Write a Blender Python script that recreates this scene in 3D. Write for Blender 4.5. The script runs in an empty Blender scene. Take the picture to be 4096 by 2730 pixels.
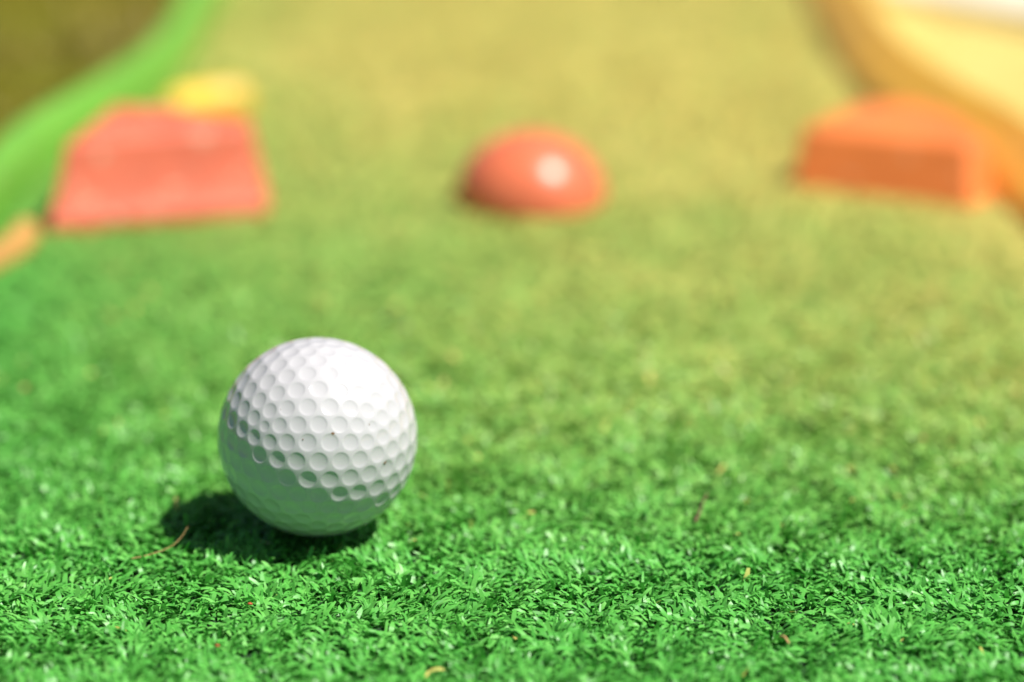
import bpy, bmesh, math
import numpy as np
from mathutils import Vector, Matrix, Quaternion

# ------------------------------------------------------------------ camera, sky, sun, exposure
SC = bpy.context.scene
COL = SC.collection
CAM_H, CAM_PITCH = 0.2292, math.radians(18.1)
cam_d = bpy.data.cameras.new('camera')
cam = bpy.data.objects.new('camera', cam_d); COL.objects.link(cam)
cam.location = (0, 0, CAM_H)
cam.rotation_euler = (math.pi / 2 - CAM_PITCH, 0, 0)
cam_d.lens = 100; cam_d.sensor_width = 36; cam_d.sensor_fit = 'HORIZONTAL'
cam_d.clip_start = 0.01; cam_d.clip_end = 500
cam_d.dof.use_dof = True
cam_d.dof.focus_distance = 0.579
cam_d.dof.aperture_fstop = 5.2
SC.camera = cam

SUN = Vector((0.46, -0.18, 0.873)).normalized()
world = bpy.data.worlds.new('World'); SC.world = world; world.use_nodes = True
wn = world.node_tree; wn.nodes.clear()
sky = wn.nodes.new('ShaderNodeTexSky'); sky.sky_type = 'NISHITA'; sky.sun_disc = False
sky.sun_elevation = math.asin(SUN.z); sky.sun_rotation = math.atan2(SUN.x, SUN.y)
sky.air_density = 0.45; sky.dust_density = 1.2; sky.ozone_density = 0.6
bg = wn.nodes.new('ShaderNodeBackground'); bg.inputs['Strength'].default_value = 0.05
wo = wn.nodes.new('ShaderNodeOutputWorld')
wn.links.new(sky.outputs[0], bg.inputs[0]); wn.links.new(bg.outputs[0], wo.inputs[0])
sl = bpy.data.lights.new('sun', 'SUN'); sl.energy = 4.2; sl.angle = math.radians(0.53); sl.color = (1.0, 0.96, 0.90)
sun = bpy.data.objects.new('sun', sl); COL.objects.link(sun)
sun.rotation_euler = SUN.to_track_quat('Z', 'Y').to_euler(); sun.location = SUN * 5

SC.view_settings.view_transform = 'Standard'; SC.view_settings.look = 'None'
SC.view_settings.gamma = 1.0; SC.view_settings.use_curve_mapping = False
SC.view_settings.exposure = 0.6
SC.render.engine = 'CYCLES'
SC.cycles.use_denoising = True
SC.cycles.max_bounces = 8; SC.cycles.diffuse_bounces = 3
SC.cycles.sample_clamp_indirect = 6.0

rng = np.random.default_rng(7)

# ------------------------------------------------------------------ helpers
def tag(o, label=None, cat=None, group=None, kind=None):
    if label: o['label'] = label
    if cat: o['category'] = cat
    if group: o['group'] = group
    if kind: o['kind'] = kind
    return o

def link(name, me, mat, parent=None, smooth=True):
    o = bpy.data.objects.new(name, me); COL.objects.link(o)
    if mat: me.materials.append(mat)
    if parent: o.parent = parent
    if smooth: me.polygons.foreach_set('use_smooth', np.ones(len(me.polygons), dtype=bool))
    me.update()
    return o

def mesh_np(name, verts, faces):
    """faces: (n,k) int array, all k-gons."""
    me = bpy.data.meshes.new(name)
    verts = np.asarray(verts, dtype=np.float32); faces = np.asarray(faces, dtype=np.int32)
    k = faces.shape[1]
    me.vertices.add(len(verts)); me.vertices.foreach_set('co', verts.ravel())
    me.loops.add(faces.size); me.loops.foreach_set('vertex_index', faces.ravel())
    me.polygons.add(len(faces))
    me.polygons.foreach_set('loop_start', np.arange(0, faces.size, k, dtype=np.int32))
    me.polygons.foreach_set('loop_total', np.full(len(faces), k, dtype=np.int32))
    me.update(calc_edges=True)
    return me

def wave_noise(seed, scale, n=24):
    """smooth pseudo-random field in about [-1, 1]; scale = feature size in metres."""
    r = np.random.default_rng(seed)
    a = r.uniform(0, 2 * np.pi, n); k = 2 * np.pi / scale * r.uniform(0.45, 1.5, n) / 1.6
    ph = r.uniform(0, 2 * np.pi, n)
    def fn(x, y):
        s = np.zeros_like(x)
        for i in range(n):
            s = s + np.sin(k[i] * (x * np.cos(a[i]) + y * np.sin(a[i])) + ph[i])
        return s / math.sqrt(n) / 1.2
    return fn

class NT:
    def __init__(self, name):
        self.m = bpy.data.materials.new(name); self.m.use_nodes = True
        self.t = self.m.node_tree
        self.p = self.t.nodes['Principled BSDF']; self.out = self.t.nodes['Material Output']
    def n(self, kind, **kw):
        d = self.t.nodes.new(kind)
        for k, v in kw.items():
            if k in d.inputs: d.inputs[k].default_value = v
            else: setattr(d, k, v)
        return d
    def l(self, a, b): self.t.links.new(a, b)
    def noise(self, scale, detail=4, rough=0.55, vec=None):
        d = self.n('ShaderNodeTexNoise'); d.inputs['Scale'].default_value = scale
        d.inputs['Detail'].default_value = detail; d.inputs['Roughness'].default_value = rough
        if vec is None: vec = self.coord()
        self.l(vec, d.inputs['Vector'])
        return d.outputs['Fac']
    def coord(self):
        if not hasattr(self, '_c'): self._c = self.n('ShaderNodeTexCoord')
        return self._c.outputs['Object']
    def ramp(self, fac, stops):
        d = self.n('ShaderNodeValToRGB'); e = d.color_ramp.elements
        while len(e) < len(stops): e.new(0.5)
        for i, (p, c) in enumerate(stops):
            e[i].position = p; e[i].color = (*c, 1) if len(c) == 3 else c
        self.l(fac, d.inputs[0]); return d.outputs[0]
    def mix(self, fac, a, b, mode='MIX'):
        d = self.n('ShaderNodeMix'); d.data_type = 'RGBA'; d.blend_type = mode
        for sock, v in ((d.inputs[0], fac), (d.inputs[6], a), (d.inputs[7], b)):
            if isinstance(v, (int, float)): sock.default_value = v
            elif isinstance(v, tuple): sock.default_value = (*v, 1)
            else: self.l(v, sock)
        return d.outputs[2]
    def bump(self, h, strength, dist):
        d = self.n('ShaderNodeBump'); d.inputs['Strength'].default_value = strength
        d.inputs['Distance'].default_value = dist
        self.l(h, d.inputs['Height']); self.l(d.outputs[0], self.p.inputs['Normal'])
    def attr(self, name):
        return self.n('ShaderNodeAttribute', attribute_name=name).outputs['Fac']

# ------------------------------------------------------------------ materials
def mat_paint(name, col, chip, rough=0.42, chip_amt=0.62):
    t = NT(name)
    tone = t.ramp(t.noise(38, 5), [(0.3, tuple(c * 0.86 for c in col)), (0.7, tuple(min(1, c * 1.08) for c in col))])
    mask = t.ramp(t.noise(150, 8, 0.65), [(chip_amt, (0, 0, 0)), (chip_amt + 0.05, (1, 1, 1))])
    t.l(t.mix(mask, tone, chip), t.p.inputs['Base Color'])
    r = t.ramp(t.noise(90, 4), [(0.2, (rough - .1,) * 3), (0.8, (rough + .14,) * 3)])
    t.l(r, t.p.inputs['Roughness'])
    t.bump(t.noise(260, 4), 0.25, 0.0006)
    return t.m

def mat_turf_blade():
    t = NT('turf_fibre_plastic')
    tone, dry = t.attr('tone'), t.attr('dry')  # dry = weight of the warm glow painted into the colour
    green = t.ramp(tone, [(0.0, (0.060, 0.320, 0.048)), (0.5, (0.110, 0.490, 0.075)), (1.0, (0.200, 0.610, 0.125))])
    straw = t.ramp(tone, [(0.0, (0.74, 0.61, 0.15)), (1.0, (0.88, 0.74, 0.24))])  # pale yellow that paints the glow onto the far fibres
    c = t.mix(dry, green, straw)  # blend the painted warm glow over the green
    t.l(c, t.p.inputs['Base Color'])
    t.p.inputs['Roughness'].default_value = 0.40
    t.p.inputs['Specular IOR Level'].default_value = 0.4
    tr = t.n('ShaderNodeBsdfTranslucent'); t.l(c, tr.inputs['Color'])
    ms = t.n('ShaderNodeMixShader'); ms.inputs[0].default_value = 0.22
    t.l(t.p.outputs[0], ms.inputs[1]); t.l(tr.outputs[0], ms.inputs[2]); t.l(ms.outputs[0], t.out.inputs[0])
    return t.m

def mat_turf_backing():
    t = NT('turf_backing')
    c = t.ramp(t.noise(60, 6), [(0.3, (0.006, 0.035, 0.008)), (0.7, (0.015, 0.08, 0.016))])
    t.l(c, t.p.inputs['Base Color']); t.p.inputs['Roughness'].default_value = 0.8
    t.bump(t.noise(700, 3), 0.8, 0.003)
    return t.m

def mat_earth():
    t = NT('dry_earth')
    a = t.ramp(t.noise(14, 8, 0.62), [(0.28, (0.16, 0.098, 0.008)), (0.5, (0.26, 0.18, 0.014)), (0.75, (0.33, 0.25, 0.03))])
    b = t.ramp(t.noise(5, 5), [(0.36, (0, 0, 0)), (0.56, (1, 1, 1))])
    t.l(t.mix(b, a, (0.17, 0.175, 0.012)), t.p.inputs['Base Color'])
    t.p.inputs['Roughness'].default_value = 0.9
    t.p.inputs['Specular IOR Level'].default_value = 0.15
    t.bump(t.noise(120, 8, 0.7), 0.7, 0.01)
    return t.m

def mat_sand():
    t = NT('yellow_sand')
    a = t.ramp(t.noise(20, 8, 0.6), [(0.3, (0.66, 0.52, 0.13)), (0.7, (0.78, 0.65, 0.22))])
    g = t.noise(1800, 2)
    t.l(t.mix(0.35, a, t.ramp(g, [(0.35, (0.40, 0.26, 0.08)), (0.65, (0.80, 0.62, 0.22))])), t.p.inputs['Base Color'])
    t.p.inputs['Roughness'].default_value = 0.85
    t.p.inputs['Specular IOR Level'].default_value = 0.15
    t.bump(t.noise(900, 4, 0.7), 0.5, 0.002)
    return t.m

def mat_glare_slab():
    t = NT('glare_white')  # near-white for the slab that stands in for glare
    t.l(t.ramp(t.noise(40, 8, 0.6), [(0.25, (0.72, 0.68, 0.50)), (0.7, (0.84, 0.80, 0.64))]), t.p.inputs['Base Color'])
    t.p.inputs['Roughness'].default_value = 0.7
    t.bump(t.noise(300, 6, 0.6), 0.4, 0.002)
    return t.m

def mat_ball():
    t = NT('golf_ball_white')
    base = t.ramp(t.noise(70, 3), [(0.3, (0.525, 0.523, 0.540)), (0.7, (0.555, 0.553, 0.570))])
    v = t.n('ShaderNodeTexVoronoi', feature='F1'); v.inputs['Scale'].default_value = 210
    t.l(t.coord(), v.inputs['Vector'])
    sel = t.n('ShaderNodeMath', operation='GREATER_THAN'); sel.inputs[1].default_value = 0.93
    sp = t.n('ShaderNodeSeparateColor'); t.l(v.outputs['Color'], sp.inputs[0]); t.l(sp.outputs[0], sel.inputs[0])
    wob = t.n('ShaderNodeMath', operation='ADD'); t.l(v.outputs['Distance'], wob.inputs[0])
    nz = t.n('ShaderNodeMath', operation='MULTIPLY'); nz.inputs[1].default_value = 0.35
    t.l(t.noise(1500, 3), nz.inputs[0]); t.l(nz.outputs[0], wob.inputs[1])
    dot = t.ramp(wob.outputs[0], [(0.20, (1, 1, 1)), (0.27, (0, 0, 0))])
    m = t.mix(1.0, dot, sel.outputs[0], 'MULTIPLY')
    scuff = t.ramp(t.noise(330, 7, 0.7), [(0.66, (0, 0, 0)), (0.74, (1, 1, 1))])
    base = t.mix(0.22, base, t.mix(scuff, base, (0.50, 0.42, 0.30)))
    t.l(t.mix(m, base, (0.22, 0.12, 0.05)), t.p.inputs['Base Color'])
    t.l(t.ramp(t.noise(160, 5), [(0.3, (0.12,) * 3), (0.75, (0.20,) * 3)]), t.p.inputs['Roughness'])
    return t.m

def mat_plain(name, c0, c1, scale=300, rough=0.7):
    t = NT(name)
    t.l(t.ramp(t.noise(scale, 4), [(0.3, c0), (0.7, c1)]), t.p.inputs['Base Color'])
    t.p.inputs['Roughness'].default_value = rough
    return t.m

M_GREEN = mat_paint('green_rail_paint', (0.16, 0.42, 0.045), (0.30, 0.42, 0.14))
M_ORANGE = mat_paint('amber_rail_paint', (0.92, 0.50, 0.065), (0.85, 0.60, 0.22))
M_RED = mat_paint('coral_red_block_paint', (0.72, 0.155, 0.08), (0.76, 0.42, 0.28), rough=0.5, chip_amt=0.60)
M_ORBLOCK = mat_paint('orange_block_paint', (0.82, 0.22, 0.05), (0.82, 0.46, 0.24), rough=0.5)
M_DOME = mat_paint('glossy_orange_red_dome', (0.74, 0.18, 0.085), (0.76, 0.30, 0.16), rough=0.27, chip_amt=0.72)
M_YEL = mat_paint('yellow_bar_paint', (0.80, 0.52, 0.05), (0.72, 0.55, 0.2))
M_TAN = mat_paint('tan_bar_paint', (0.56, 0.30, 0.085), (0.5, 0.35, 0.15))
M_BLADE, M_BACK, M_EARTH, M_SAND, M_GLARE_SLAB, M_BALL = mat_turf_blade(), mat_turf_backing(), mat_earth(), mat_sand(), mat_glare_slab(), mat_ball()

# ------------------------------------------------------------------ lane layout (metres)
# inner edge of the rails: wide mouth near the camera, S-bend into a narrow neck
LY = np.array([-0.50, -0.15, 0.15, 0.40, 0.58, 0.70, 0.79, 0.845, 0.885, 0.935, 0.985, 1.04, 1.10, 1.18, 1.28, 1.42, 1.62, 1.95, 2.40])
LX = np.array([0.178, 0.177, 0.176, 0.174, 0.170, 0.164, 0.1545, 0.1500, 0.1465, 0.1345, 0.1240, 0.1200, 0.1205, 0.121, 0.122, 0.123, 0.125, 0.127, 0.130])
def catmull(P, per=8):
    P = np.asarray(P, float); out = []
    Q = np.vstack([2 * P[0] - P[1], P, 2 * P[-1] - P[-2]])
    for i in range(1, len(Q) - 2):
        p0, p1, p2, p3 = Q[i - 1:i + 3]
        for s in np.linspace(0, 1, per, endpoint=False):
            out.append(0.5 * (2 * p1 + (p2 - p0) * s + (2 * p0 - 5 * p1 + 4 * p2 - p3) * s * s + (3 * p1 - p0 - 3 * p2 + p3) * s ** 3))
    out.append(P[-1]); return np.array(out)
PATH = catmull(np.stack([LX, LY], 1), 8)
def half_width(y): return np.interp(y, PATH[:, 1], PATH[:, 0])
PILE = 0.0030      # depth of the turf pile; its tips are at about z = 0

# ------------------------------------------------------------------ setting
def sheet(name, x0, x1, y0, y1, z, mat, nx=2, ny=2, rough=0.0, seed=1, scale=0.1):
    xs, ys = np.linspace(x0, x1, nx), np.linspace(y0, y1, ny)
    X, Y = np.meshgrid(xs, ys)
    Z = np.full_like(X, z)
    if rough: Z = Z + rough * wave_noise(seed, scale)(X, Y) + 0.45 * rough * wave_noise(seed + 1, scale / 3.1)(X, Y)
    V = np.stack([X.ravel(), Y.ravel(), Z.ravel()], 1)
    i = np.arange(nx * ny).reshape(ny, nx)
    F = np.stack([i[:-1, :-1].ravel(), i[:-1, 1:].ravel(), i[1:, 1:].ravel(), i[1:, :-1].ravel()], 1)
    return link(name, mesh_np(name, V, F), mat)

g = sheet('ground', -120, 120, -60, 240, -0.022, M_EARTH); tag(g, kind='structure')

def beside_rail(name, s, width, z, mat, rough, seed):
    """a bed of loose material running along the outside of a rail (s = -1 left, +1 right)."""
    ys = np.linspace(-0.45, 2.35, 190); us = np.linspace(0, 1, 56)
    Y, U = np.meshgrid(ys, us)
    X = s * (half_width(Y) + (0.0180 if s > 0 else 0.0078) + U * width)
    Z = z + rough * wave_noise(seed, 0.11)(X, Y) + 0.5 * rough * wave_noise(seed + 3, 0.03)(X, Y)
    Z = Z - np.clip((U - 0.9) / 0.1, 0, 1) * 0.02
    V = np.stack([X.ravel(), Y.ravel(), Z.ravel()], 1)
    i = np.arange(ys.size * us.size).reshape(us.size, ys.size)
    F = np.stack([i[:-1, :-1].ravel(), i[1:, :-1].ravel(), i[1:, 1:].ravel(), i[:-1, 1:].ravel()], 1)
    if s < 0: F = F[:, ::-1]
    o = link(name, mesh_np(name, V, F), mat); tag(o, kind='structure'); return o
beside_rail('earth_bed', -1, 1.3, -0.004, M_EARTH, 0.004, 31)
beside_rail('sand_bed', 1, 1.3, -0.003, M_SAND, 0.0025, 41)

# turf backing between the rails
ys = np.linspace(-0.45, 2.35, 160)
V = np.concatenate([np.stack([-(half_width(ys) + .004), ys, np.full_like(ys, -PILE)], 1),
                    np.stack([(half_width(ys) + .004), ys, np.full_like(ys, -PILE)], 1)])
n = len(ys); i = np.arange(n - 1)
o = link('turf_backing', mesh_np('turf_backing', V, np.stack([i, i + n, i + n + 1, i + 1], 1)), M_BACK)
tag(o, kind='structure')

# ------------------------------------------------------------------ ball placement (needed by the turf)
BR = 0.021335
BC = np.array([-0.0416, 0.5724, 0.0205])

# ------------------------------------------------------------------ ribbons (turf fibres, dry grass)
def ribbons(P, az, L, W, lean0, lean1, twist, seg=5, tip=0.55):
    """curled flat ribbons: root P, heading az, length L, width W; lean goes lean0 -> lean1 from the vertical."""
    n = len(P)
    s = (np.arange(seg) + 0.5) / seg
    ang = lean0[:, None] + (lean1 - lean0)[:, None] * s[None, :] ** 1.15
    st = (L / seg)[:, None]
    hx = np.concatenate([np.zeros((n, 1)), np.cumsum(np.sin(ang) * st, 1)], 1)
    hz = np.concatenate([np.zeros((n, 1)), np.cumsum(np.cos(ang) * st, 1)], 1)
    bend = (rng.normal(0, 0.35, n))[:, None] * np.linspace(0, 1, seg + 1)[None, :]
    A = az[:, None] + bend
    cx = P[:, 0:1] + hx * np.cos(A); cy = P[:, 1:2] + hx * np.sin(A); cz = P[:, 2:3] + hz
    angv = np.concatenate([ang[:, :1], 0.5 * (ang[:, 1:] + ang[:, :-1]), ang[:, -1:]], 1)
    T = np.stack([np.sin(angv) * np.cos(A), np.sin(angv) * np.sin(A), np.cos(angv)], 2)
    B = np.stack([-np.sin(A), np.cos(A), np.zeros_like(A)], 2)
    N = np.cross(T, B)
    tw = twist[:, None] * np.linspace(0.2, 1, seg + 1)[None, :]
    Wd = B * np.cos(tw)[..., None] + N * np.sin(tw)[..., None]
    prof = np.interp(np.linspace(0, 1, seg + 1), [0, 0.25, 0.7, 1], [0.75, 1, 0.95, tip])
    hw = 0.5 * W[:, None] * prof[None, :]
    C = np.stack([cx, cy, cz], 2)
    skew = (rng.uniform(-0.35, 0.35, n) * W)[:, None, None] * T[:, -1:, :]
    Lf = C - Wd * hw[..., None]; Rt = C + Wd * hw[..., None]
    Lf[:, -1:] += skew; Rt[:, -1:] -= skew
    V = np.stack([Lf, Rt], 2).reshape(n, (seg + 1) * 2, 3)
    b = (np.arange(n) * (seg + 1) * 2)[:, None]
    k = np.arange(seg) * 2
    F = np.stack([b + k, b + k + 1, b + k + 3, b + k + 2], 2).reshape(-1, 4)
    return V, F

def add_attr(me, name, vals):
    a = me.attributes.new(name, 'FLOAT', 'POINT'); a.data.foreach_set('value', np.asarray(vals, np.float32))

comb_a, comb_b = wave_noise(3, 0.030), wave_noise(5, 0.012)
patch_a, patch_b, patch_c = wave_noise(11, 0.22), wave_noise(13, 0.07), wave_noise(17, 0.025)

def turf(name, y0, y1, xlim, spacing, per, seg, wmul, lmul):
    xs = np.arange(-xlim, xlim, spacing); ysg = np.arange(y0, y1, spacing)
    X, Y = np.meshgrid(xs, ysg); X = X.ravel() + rng.uniform(-.45, .45, X.size) * spacing
    Y = Y.ravel() + rng.uniform(-.45, .45, Y.size) * spacing
    k = np.abs(X) < half_width(Y) - 0.0015; X, Y = X[k], Y[k]
    n = len(X)
    az_t = 2.6 * comb_a(X, Y) + 1.7 * comb_b(X, Y) + rng.normal(0, 0.55, n) - 1.9
    lean_t = np.clip(1.28 + 0.26 * comb_b(X + .3, Y) + rng.normal(0, .18, n), 0.6, 1.7)
    X, Y = np.repeat(X, per), np.repeat(Y, per); az_t, lean_t = np.repeat(az_t, per), np.repeat(lean_t, per)
    m = len(X)
    r = rng.uniform(0, 0.5, m) * spacing; a = rng.uniform(0, 2 * np.pi, m)
    P = np.stack([X + r * np.cos(a), Y + r * np.sin(a), np.full(m, -PILE)], 1)
    az = az_t + rng.normal(0, 0.62, m) * (1 + 1.5 * np.clip((Y - 0.62) / 0.12, 0, 1))
    stray = rng.random(m) < 0.10
    az = np.where(stray, rng.uniform(0, 2 * np.pi, m), az)
    L = rng.uniform(0.0027, 0.0053, m) * lmul
    W = rng.uniform(0.0005, 0.00115, m) * wmul
    lean0 = np.clip(rng.normal(0.42, 0.2, m), 0, 1.0) * (0.6 + 0.5 * lean_t)
    lean1 = lean_t + rng.normal(0.55, 0.40, m)
    up = rng.random(m) < 0.03
    lean1 = np.where(up, rng.uniform(0.2, 0.7, m), lean1)
    flat = np.clip((Y - 0.58) / 0.24, 0, 1); flat = 0.85 * flat * flat * (3 - 2 * flat)    # pile shaped flatter further up the lane to brighten it
    lean0 = lean0 * (1 - flat) + flat * rng.normal(1.15, 0.15, m)
    lean1 = lean1 * (1 - flat) + flat * rng.normal(1.62, 0.15, m)
    P[:, 2] += 0.0016 * flat
    twist = rng.normal(0, 0.45, m) * (1 - 0.6 * flat)
    Vb, F = ribbons(P, az, L, W, lean0, lean1, twist, seg)
    # press the fibres down under the ball
    d = Vb - BC
    rr = np.hypot(d[..., 0], d[..., 1])
    zs = np.where(rr < BR + .0003, BC[2] - np.sqrt(np.maximum((BR + .0003) ** 2 - rr ** 2, 0)), 1.0)
    Vb[..., 2] = np.where((Vb[..., 2] > zs) & (Vb[..., 2] < 0.012), np.maximum(zs, -PILE + .0004), Vb[..., 2])
    # warm glow painted into fibre colour, uneven, stronger towards far end and sand bed
    glow_amt = np.clip((Y - 0.555) / 0.46, 0, 1) + 3.2 * X * np.clip((Y - 0.55) / 0.22, 0, 1)
    p = (0.02 + 0.95 * glow_amt) * (1 + 0.16 * patch_a(X, Y) + 0.13 * patch_b(X, Y) + 0.08 * patch_c(X, Y))
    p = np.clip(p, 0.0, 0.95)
    dry = np.clip(p * rng.uniform(0.5, 1.45, m) + (rng.random(m) < 0.0002 + 0.04 * p) * rng.uniform(0.5, 1, m), 0, 1)  # painted glow per fibre, plus a few stray yellow ones
    tone = np.clip(0.5 + rng.normal(0, 0.22, m) + 0.08 * patch_b(X + 1, Y), 0, 1)
    kv = (seg + 1) * 2
    me = mesh_np(name, Vb.reshape(-1, 3), F)
    add_attr(me, 'dry', np.repeat(dry, kv)); add_attr(me, 'tone', np.repeat(tone, kv))  # 'dry' carries the painted glow weight of each fibre
    return link(name, me, M_BLADE)

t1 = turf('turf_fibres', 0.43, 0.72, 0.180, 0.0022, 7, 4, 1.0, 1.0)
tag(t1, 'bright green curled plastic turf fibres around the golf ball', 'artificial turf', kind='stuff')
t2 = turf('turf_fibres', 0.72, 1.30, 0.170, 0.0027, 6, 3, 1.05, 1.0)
tag(t2, 'green turf fibres around the dome and blocks, paler with painted warm glow', 'artificial turf', kind='stuff')
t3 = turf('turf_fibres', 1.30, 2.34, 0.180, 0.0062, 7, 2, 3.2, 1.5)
tag(t3, 'turf fibres at the far end of the lane, straw coloured by painted glow', 'artificial turf', kind='stuff')

t0 = turf('turf_fibres', -0.45, 0.43, 0.185, 0.0060, 7, 2, 2.8, 1.6)
tag(t0, 'green turf fibres at the near end of the lane in front of the ball', 'artificial turf', kind='stuff')

# ------------------------------------------------------------------ rails
def rail(name, s, mat, label):
    # profile: (outward offset, z); rounded top edges
    H_ = 0.0148
    if s > 0:
        prof = [(-0.001, -0.012), (0.0, 0.0), (0.0066, 0.0054), (0.0118, 0.0098), (0.0140, 0.0120), (0.0155, 0.0134), (0.0165, 0.0142), (0.0172, H_ - .0001),
                (0.0178, 0.0144), (0.0192, 0.0132), (0.0202, 0.0110), (0.0222, 0.0), (0.0228, -0.012)]
    else:
        prof = [(-0.0005, -0.012), (0.0, 0.0), (0.0008, 0.0090), (0.0018, 0.0124), (0.0040, 0.0143), (0.0075, 0.0150), (0.0110, 0.0148),
                (0.0132, 0.0136), (0.0145, 0.0108), (0.0158, 0.0), (0.0162, -0.012)]
    tang = np.gradient(PATH, axis=0); tang /= np.linalg.norm(tang, axis=1)[:, None]
    nrm = np.stack([tang[:, 1], -tang[:, 0]], 1)         # points to +x = outward
    k = len(prof); V = []
    for p, nn in zip(PATH, nrm):
        for off, z in prof:
            q = p + nn * off * (1.0 if s > 0 else np.interp(p[1], [0.86, 1.04], [0.88, 0.64])); V.append((s * q[0], q[1], z))
    F = []
    for a in range(len(PATH) - 1):
        for b in range(k - 1):
            f = (a * k + b, a * k + b + 1, (a + 1) * k + b + 1, (a + 1) * k + b)
            F.append(f if s > 0 else f[::-1])
    me = bpy.data.meshes.new(name)
    F += [tuple(range(k)) if s < 0 else tuple(range(k))[::-1]]
    e = [(len(PATH) - 1) * k + b for b in range(k)]
    F += [tuple(e) if s > 0 else tuple(e)[::-1]]
    me.from_pydata(V, [], F); me.update()
    o = link(name, me, mat, smooth=False)
    me.polygons.foreach_set('use_smooth', [len(p.vertices) == 4 for p in me.polygons])
    o.modifiers.new('ws', 'WEIGHTED_NORMAL')
    tag(o, label, 'rail', 'edging rails of the putting lane')
    return o
rail('lane_rail', -1, M_GREEN, 'bright green curved edging rail on the left side of the lane')
rail('lane_rail', 1, M_ORANGE, 'amber yellow curved edging rail beside the sand on the right')

# ------------------------------------------------------------------ D-shaped blocks
def loft(name, rings, mat, label, cat, group=None, bevel=0.0012):
    """rings: list of equal-length lists of (x, y, z), bottom to top; capped."""
    bm = bmesh.new()
    R = [[bm.verts.new(p) for p in ring] for ring in rings]
    k = len(rings[0])
    for a in range(len(R) - 1):
        for b in range(k):
            bm.faces.new((R[a][b], R[a][(b + 1) % k], R[a + 1][(b + 1) % k], R[a + 1][b]))
    bm.faces.new(R[-1]); bm.faces.new(R[0][::-1])
    bmesh.ops.recalc_face_normals(bm, faces=bm.faces)
    me = bpy.data.meshes.new(name); bm.to_mesh(me); bm.free()
    o = link(name, me, mat)
    bv = o.modifiers.new('bevel', 'BEVEL'); bv.width = bevel; bv.segments = 3; bv.limit_method = 'ANGLE'; bv.angle_limit = math.radians(22)
    o.modifiers.new('wn', 'WEIGHTED_NORMAL')
    tag(o, label, cat, group); return o

# red block on the left: steep upper front, flared foot
lt = [(-.1317, .8143), (-.0794, .8330), (-.0800, .8470), (-.1068, .8632), (-.1240, .8652)]
cxy = np.mean(lt, axis=0)
def grow(pl, s, add=(0, 0)): return [(cxy[0] + (x - cxy[0]) * s[0] + add[0], cxy[1] + (y - cxy[1]) * s[1] + add[1]) for x, y in pl]
lm = grow(lt, (1.113, 1.025), (0.0004, -0.0024)); lb = grow(lt, (1.20, 1.10), (0.0008, -0.0062))
loft('block', [[(x, y, -.0035) for x, y in lb], [(x, y, .0025) for x, y in lb], [(x, y, .0105) for x, y in lm], [(x, y, .0240) for x, y in lt]],
     M_RED, 'coral red flared obstacle block beside the green rail', 'block', 'obstacle blocks on the turf')
# orange block on the right
rt = [(.0905, .8650), (.1395, .8440), (.1470, .8500), (.1410, .8880), (.1300, .9050), (.1130, .9020)]
rb = [(.0872, .8602), (.1389, .8330), (.1478, .8450), (.1425, .8890), (.1310, .9070), (.1105, .9040)]
loft('block', [[(x, y, -.0035) for x, y in rb], [(x, y, .0160) for x, y in rt]],
     M_ORBLOCK, 'orange obstacle block with a shaded front beside the amber rail', 'block', 'obstacle blocks on the turf', bevel=0.0011)

# ------------------------------------------------------------------ dome in the middle
def dome(name, cx, cy, r, h, mat):
    prof = [(r * 0.97, -0.0041), (r, 0.0005)]
    for a in np.linspace(4, 88, 22):
        t = math.radians(a)
        prof.append((r * math.cos(t) ** 1.06, 0.0005 + h * math.sin(t)))
    n = 64; V = []; F = []
    for rad, z in prof:
        for j in range(n):
            a = 2 * math.pi * j / n; V.append((cx + rad * math.cos(a), cy + rad * math.sin(a), z))
    for a in range(len(prof) - 1):
        for j in range(n):
            F.append((a * n + j, a * n + (j + 1) % n, (a + 1) * n + (j + 1) % n, (a + 1) * n + j))
    V.append((cx, cy, 0.0005 + h)); c = len(V) - 1; b = (len(prof) - 1) * n
    for j in range(n): F.append((b + j, b + (j + 1) % n, c))
    F.append(tuple(range(n))[::-1])
    me = bpy.data.meshes.new(name); me.from_pydata(V, [], F); me.update()
    return link(name, me, mat)
tag(dome('dome_marker', .0058, .8440, .0230, .0198, M_DOME), 'glossy orange red half-ball dome in the middle of the lane', 'dome')

# ------------------------------------------------------------------ rounded bars by the red block
def bar(name, pts, rx, rz, mat, label):
    P = catmull(pts, 8); n = 20; V = []; F = []
    ex = 7
    T = np.gradient(P, axis=0); T /= np.linalg.norm(T, axis=1)[:, None]
    st = [(P[0] - T[0] * rx * math.cos(a), T[0], math.sin(a)) for a in np.linspace(0.12, math.pi / 2, ex)[:-1]]
    st += [(P[k], T[k], 1.0) for k in range(len(P))]
    st += [(P[-1] + T[-1] * rx * math.cos(a), T[-1], math.sin(a)) for a in np.linspace(math.pi / 2, 0.12, ex)[1:]]
    for c, t, s in st:
        nn = np.array([t[1], -t[0]])
        for j in range(n):
            a = 2 * math.pi * j / n
            # flattened underside, round top
            z = rz * math.sin(a) * s
            z = max(z, -rz * 0.45 * s) 
            q = c + nn * (rx * math.cos(a) * s); V.append((q[0], q[1], z + rz * 0.45 - 0.002))
    for k in range(len(st) - 1):
        for j in range(n):
            F.append((k * n + j, k * n + (j + 1) % n, (k + 1) * n + (j + 1) % n, (k + 1) * n + j))
    F.append(tuple(range(n))[::-1]); F.append(tuple((len(st) - 1) * n + j for j in range(n)))
    me = bpy.data.meshes.new(name); me.from_pydata(V, [], F); me.update()
    bm = bmesh.new(); bm.from_mesh(me); bmesh.ops.recalc_face_normals(bm, faces=bm.faces); bm.to_mesh(me); bm.free()
    return tag(link(name, me, mat), label, 'bar')
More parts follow.
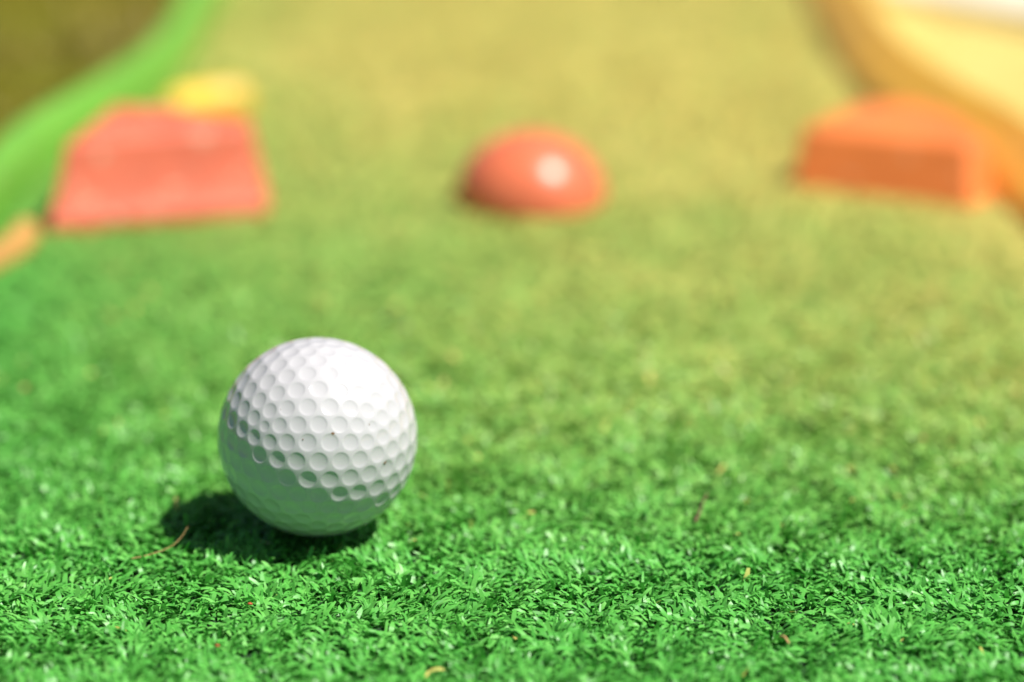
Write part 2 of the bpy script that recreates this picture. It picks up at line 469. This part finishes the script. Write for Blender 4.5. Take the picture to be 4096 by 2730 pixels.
bar('rounded_bar', [(-.1140, .9440), (-.1080, .9520), (-.1010, .9570), (-.0955, .9595)], .0062, .0085, M_YEL, 'short yellow rounded bar lying on the turf behind the red block')
bar('rounded_bar', [(-.1420, .7990), (-.1425, .7890), (-.1448, .7780), (-.1490, .7660), (-.1530, .7500)], .0042, .0052, M_TAN, 'curved tan bar on the turf at the near left corner of the red block')

# ------------------------------------------------------------------ golf ball
def ico_verts():
    g = (1 + 5 ** .5) / 2
    v = []
    for a in (-1, 1):
        for b in (-g, g): v += [(0, a, b), (a, b, 0), (b, 0, a)]
    v = np.array(v, float); return v / np.linalg.norm(v, axis=1)[:, None]
def golf_ball():
    I = ico_verts()
    dots = I @ I.T
    adj = dots > 0.4
    np.fill_diagonal(adj, False)
    f = 6; D = {}
    for a in range(12):
        for b in range(a + 1, 12):
            for c in range(b + 1, 12):
                if adj[a, b] and adj[b, c] and adj[a, c]:
                    for i in range(f + 1):
                        for j in range(f + 1 - i):
                            k = f - i - j
                            p = (I[a] * i + I[b] * j + I[c] * k); p /= np.linalg.norm(p)
                            D[tuple(np.round(p, 5))] = p
    D = np.array(list(D.values()))
    # turn the pattern: two small pole dimples seen in the photograph's ball (camera frame -> world)
    a1 = Vector((-260, 80, 529)).normalized(); b1 = Vector((340, 80, 482)).normalized()
    rot = Matrix.Rotation(math.pi / 2 - CAM_PITCH, 3, 'X')
    a1, b1 = rot @ a1, rot @ b1
    ia = 0; ib = int(np.nonzero(adj[0])[0][0])
    def frame(p, q):
        p = p.normalized(); m = (p + q).normalized(); z = p.cross(q).normalized()
        return Matrix((m, z.cross(m), z)).transposed()
    Rm = frame(a1, b1) @ frame(Vector(I[ia]), Vector(I[ib])).transposed()
    Rn = np.array(Rm)
    D = D @ Rn.T; IV = I @ Rn.T
    G = np.clip(D @ D.T, -1, 1); np.fill_diagonal(G, -1)
    near = np.arccos(np.sort(G, axis=1)[:, -5:]).mean(1)
    rad = near * 0.435
    small = (D @ IV.T).max(1) > 0.9999
    rad[small] *= 0.80
    bm = bmesh.new(); bmesh.ops.create_icosphere(bm, subdivisions=8, radius=1.0)
    me = bpy.data.meshes.new('golf_ball'); bm.to_mesh(me); bm.free()
    n = len(me.vertices); V = np.empty(n * 3, np.float32); me.vertices.foreach_get('co', V); V = V.reshape(-1, 3)
    V /= np.linalg.norm(V, axis=1)[:, None]
    disp = np.zeros(n, np.float32)
    for c in range(0, n, 20000):
        an = np.arccos(np.clip(V[c:c + 20000] @ D.T.astype(np.float32), -1, 1)) / rad[None, :]
        q = an.min(1); dep = rad[an.argmin(1)] / rad.mean()
        prof = np.clip(1 - q ** 2, 0, 1)
        e = np.clip((1.06 - q) / 0.26, 0, 1); soft = e * e * (3 - 2 * e)
        disp[c:c + 20000] = -0.00028 * dep * np.maximum(prof, 0) ** 0.85 * soft
    V = V * (BR + disp)[:, None]
    me.vertices.foreach_set('co', V.astype(np.float32).ravel())
    o = link('golf_ball', me, M_BALL)
    o.location = BC
    return tag(o, 'white dimpled golf ball resting on bright green artificial turf', 'golf ball')
ball = golf_ball()
def dirt(parent, u, v, r, seed):
    """a crumb of dirt stuck on the ball; u, v = place on the camera-facing half in ball radii."""
    rr = np.random.default_rng(seed)
    d = Matrix.Rotation(math.pi / 2 - CAM_PITCH, 3, 'X') @ Vector((u, v, math.sqrt(1 - u * u - v * v)))
    bm = bmesh.new(); bmesh.ops.create_icosphere(bm, subdivisions=2, radius=r)
    q = d.to_track_quat('Z', 'Y')
    for w in bm.verts:
        w.co = q @ Vector((w.co.x * rr.uniform(.6, 1.6), w.co.y * rr.uniform(.5, 1.3), w.co.z * 0.35)) + d * (BR - 0.0001)
    me = bpy.data.meshes.new('dirt_speck'); bm.to_mesh(me); bm.free()
    link('dirt_speck', me, M_SOIL, parent)
M_SOIL = mat_plain('brown_soil', (0.10, 0.045, 0.02), (0.30, 0.16, 0.07), 2500)
for k, (u, v, r_) in enumerate([(-.622, .588, .00034), (-.600, .580, .00022), (.706, -.235, .00030), (.720, -.215, .00020), (.092, -.405, .00020), (.070, -.360, .00013),
                                (-.045, -.536, .00024), (-.075, .010, .00014), (.180, .165, .00013), (-.300, .300, .00010), (.560, .150, .00014), (.030, -.655, .00011)]):
    dirt(ball, u, v, r_, 50 + k)

# ------------------------------------------------------------------ litter on the turf
def strand(name, pts, r0, r1, mat, label, cat):
    P = catmull(pts, 6); n = 7; V = []; F = []
    T = np.gradient(P, axis=0); T /= np.linalg.norm(T, axis=1)[:, None]
    for k in range(len(P)):
        u = np.cross(T[k], (0, 0, 1)); u /= np.linalg.norm(u); w = np.cross(u, T[k])
        r = r0 + (r1 - r0) * k / (len(P) - 1)
        for j in range(n):
            a = 2 * math.pi * j / n; V.append(P[k] + r * (u * math.cos(a) + w * math.sin(a)))
    for k in range(len(P) - 1):
        for j in range(n): F.append((k * n + j, k * n + (j + 1) % n, (k + 1) * n + (j + 1) % n, (k + 1) * n + j))
    F += [tuple(range(n))[::-1], tuple((len(P) - 1) * n + j for j in range(n))]
    me = bpy.data.meshes.new(name); me.from_pydata([tuple(v) for v in V], [], F); me.update()
    return tag(link(name, me, mat), label, cat)
M_STRAW = mat_plain('dry_straw', (0.42, 0.24, 0.08), (0.62, 0.42, 0.18))
M_TWIG = mat_plain('dark_twig', (0.10, 0.05, 0.03), (0.22, 0.12, 0.07))
M_RUST = mat_plain('rust_red', (0.40, 0.06, 0.02), (0.58, 0.13, 0.05), 900)
strand('pine_needle', [(-.0800, .5535, .0002), (-.0762, .5545, .0007), (-.0722, .5570, .0014), (-.0700, .5590, .0028), (-.0687, .5605, .0046)], .00011, .00006, M_STRAW,
       'thin tan dry needle curving up in front of the ball shadow', 'needle')
strand('twig', [(.0398, .5750, .0000), (.0409, .5780, .0010), (.0417, .5800, .0024), (.0428, .5825, .0036)], .00034, .00018, M_TWIG,
       'short dark twig standing in the turf right of the ball', 'twig')
strand('dry_straw', [(.0528, .5135, .0002), (.0534, .5118, .0009), (.0541, .5098, .0004)], .00030, .00024, M_STRAW,
       'short pale straw lying low in the blurred turf at bottom right', 'straw')
def crumb(x, y, z, r, label, seed, mat=None):
    rr = np.random.default_rng(seed)
    bm = bmesh.new(); bmesh.ops.create_icosphere(bm, subdivisions=2, radius=r)
    for v in bm.verts:
        v.co *= rr.uniform(0.7, 1.2); v.co.z *= 0.7; v.co.x *= 1.25
    me = bpy.data.meshes.new('crumb'); bm.to_mesh(me); bm.free()
    o = link('crumb', me, mat or M_RUST); o.location = (x, y, z); return tag(o, label, 'crumb')
crumb(-.0529, .5295, .0003, .00042, 'tiny rust red crumb in the turf below the ball', 1)
crumb(.0963, .6270, .0004, .00060, 'small tan crumb in the blurred turf towards the right edge', 3, M_STRAW)
crumb(-.1203, .6629, .0004, .00080, 'blurred tan crumb in the turf at the left edge', 4, M_STRAW)
crumb(-.0575, .5091, .0003, .00036, 'tiny rust red crumb in the turf near the bottom edge', 2)

# ------------------------------------------------------------------ beyond the rails
def slab(name, pts, z0, z1, mat, label):
    bm = bmesh.new(); a = [bm.verts.new((x, y, z0)) for x, y in pts]; b = [bm.verts.new((x, y, z1)) for x, y in pts]
    k = len(pts)
    for j in range(k): bm.faces.new((a[j], a[(j + 1) % k], b[(j + 1) % k], b[j]))
    bm.faces.new(b); bm.faces.new(a[::-1]); bmesh.ops.recalc_face_normals(bm, faces=bm.faces)
    me = bpy.data.meshes.new(name); bm.to_mesh(me); bm.free()
    o = link(name, me, mat, smooth=False)
    bv = o.modifiers.new('bevel', 'BEVEL'); bv.width = 0.004; bv.segments = 3
    return tag(o, label, 'slab')
slab('glare_slab', [(.150, 1.158), (.250, 1.055), (.560, 1.460), (.455, 1.545)], -0.02, 0.006, M_GLARE_SLAB, 'white slab added in place of glare at the top right corner')  # added slab, imitates the blown-out glare in this corner

def mat_dry():
    t = NT('dry_grass_blade')
    t.l(t.ramp(t.attr('tone'), [(0.0, (0.12, 0.085, 0.006)), (0.2, (0.21, 0.18, 0.015)), (0.35, (0.36, 0.28, 0.035))]), t.p.inputs['Base Color'])
    t.p.inputs['Roughness'].default_value = 0.6
    return t.m
M_DRY = mat_dry()
def dry_grass():
    m = 16000
    Y = rng.uniform(0.75, 1.9, m); X = -(half_width(Y) + 0.020 + rng.uniform(0, 1, m) ** 1.3 * 0.5)
    k = (patch_a(X, Y) + 0.6 * patch_b(X, Y) + rng.normal(0, .4, m)) > -0.1
    X, Y = X[k], Y[k]; m = len(X)
    P = np.stack([X, Y, np.full(m, -0.006)], 1)
    Vb, F = ribbons(P, rng.uniform(0, 6.28, m), rng.uniform(.006, .018, m), rng.uniform(.0008, .0018, m), rng.uniform(.1, .8, m), rng.uniform(.9, 1.9, m), rng.normal(0, .6, m), 3, 0.2)
    me = mesh_np('dry_grass', Vb.reshape(-1, 3), F)
    dr = np.clip(rng.normal(0.72, .22, m), 0, 1)
    add_attr(me, 'dry', np.repeat(dr, 8)); add_attr(me, 'tone', np.repeat(rng.uniform(0, .35, m), 8))
    return tag(link('dry_grass', me, M_DRY), 'olive brown dry grass on the earth outside the green rail', 'dry grass', kind='stuff')
dry_grass()
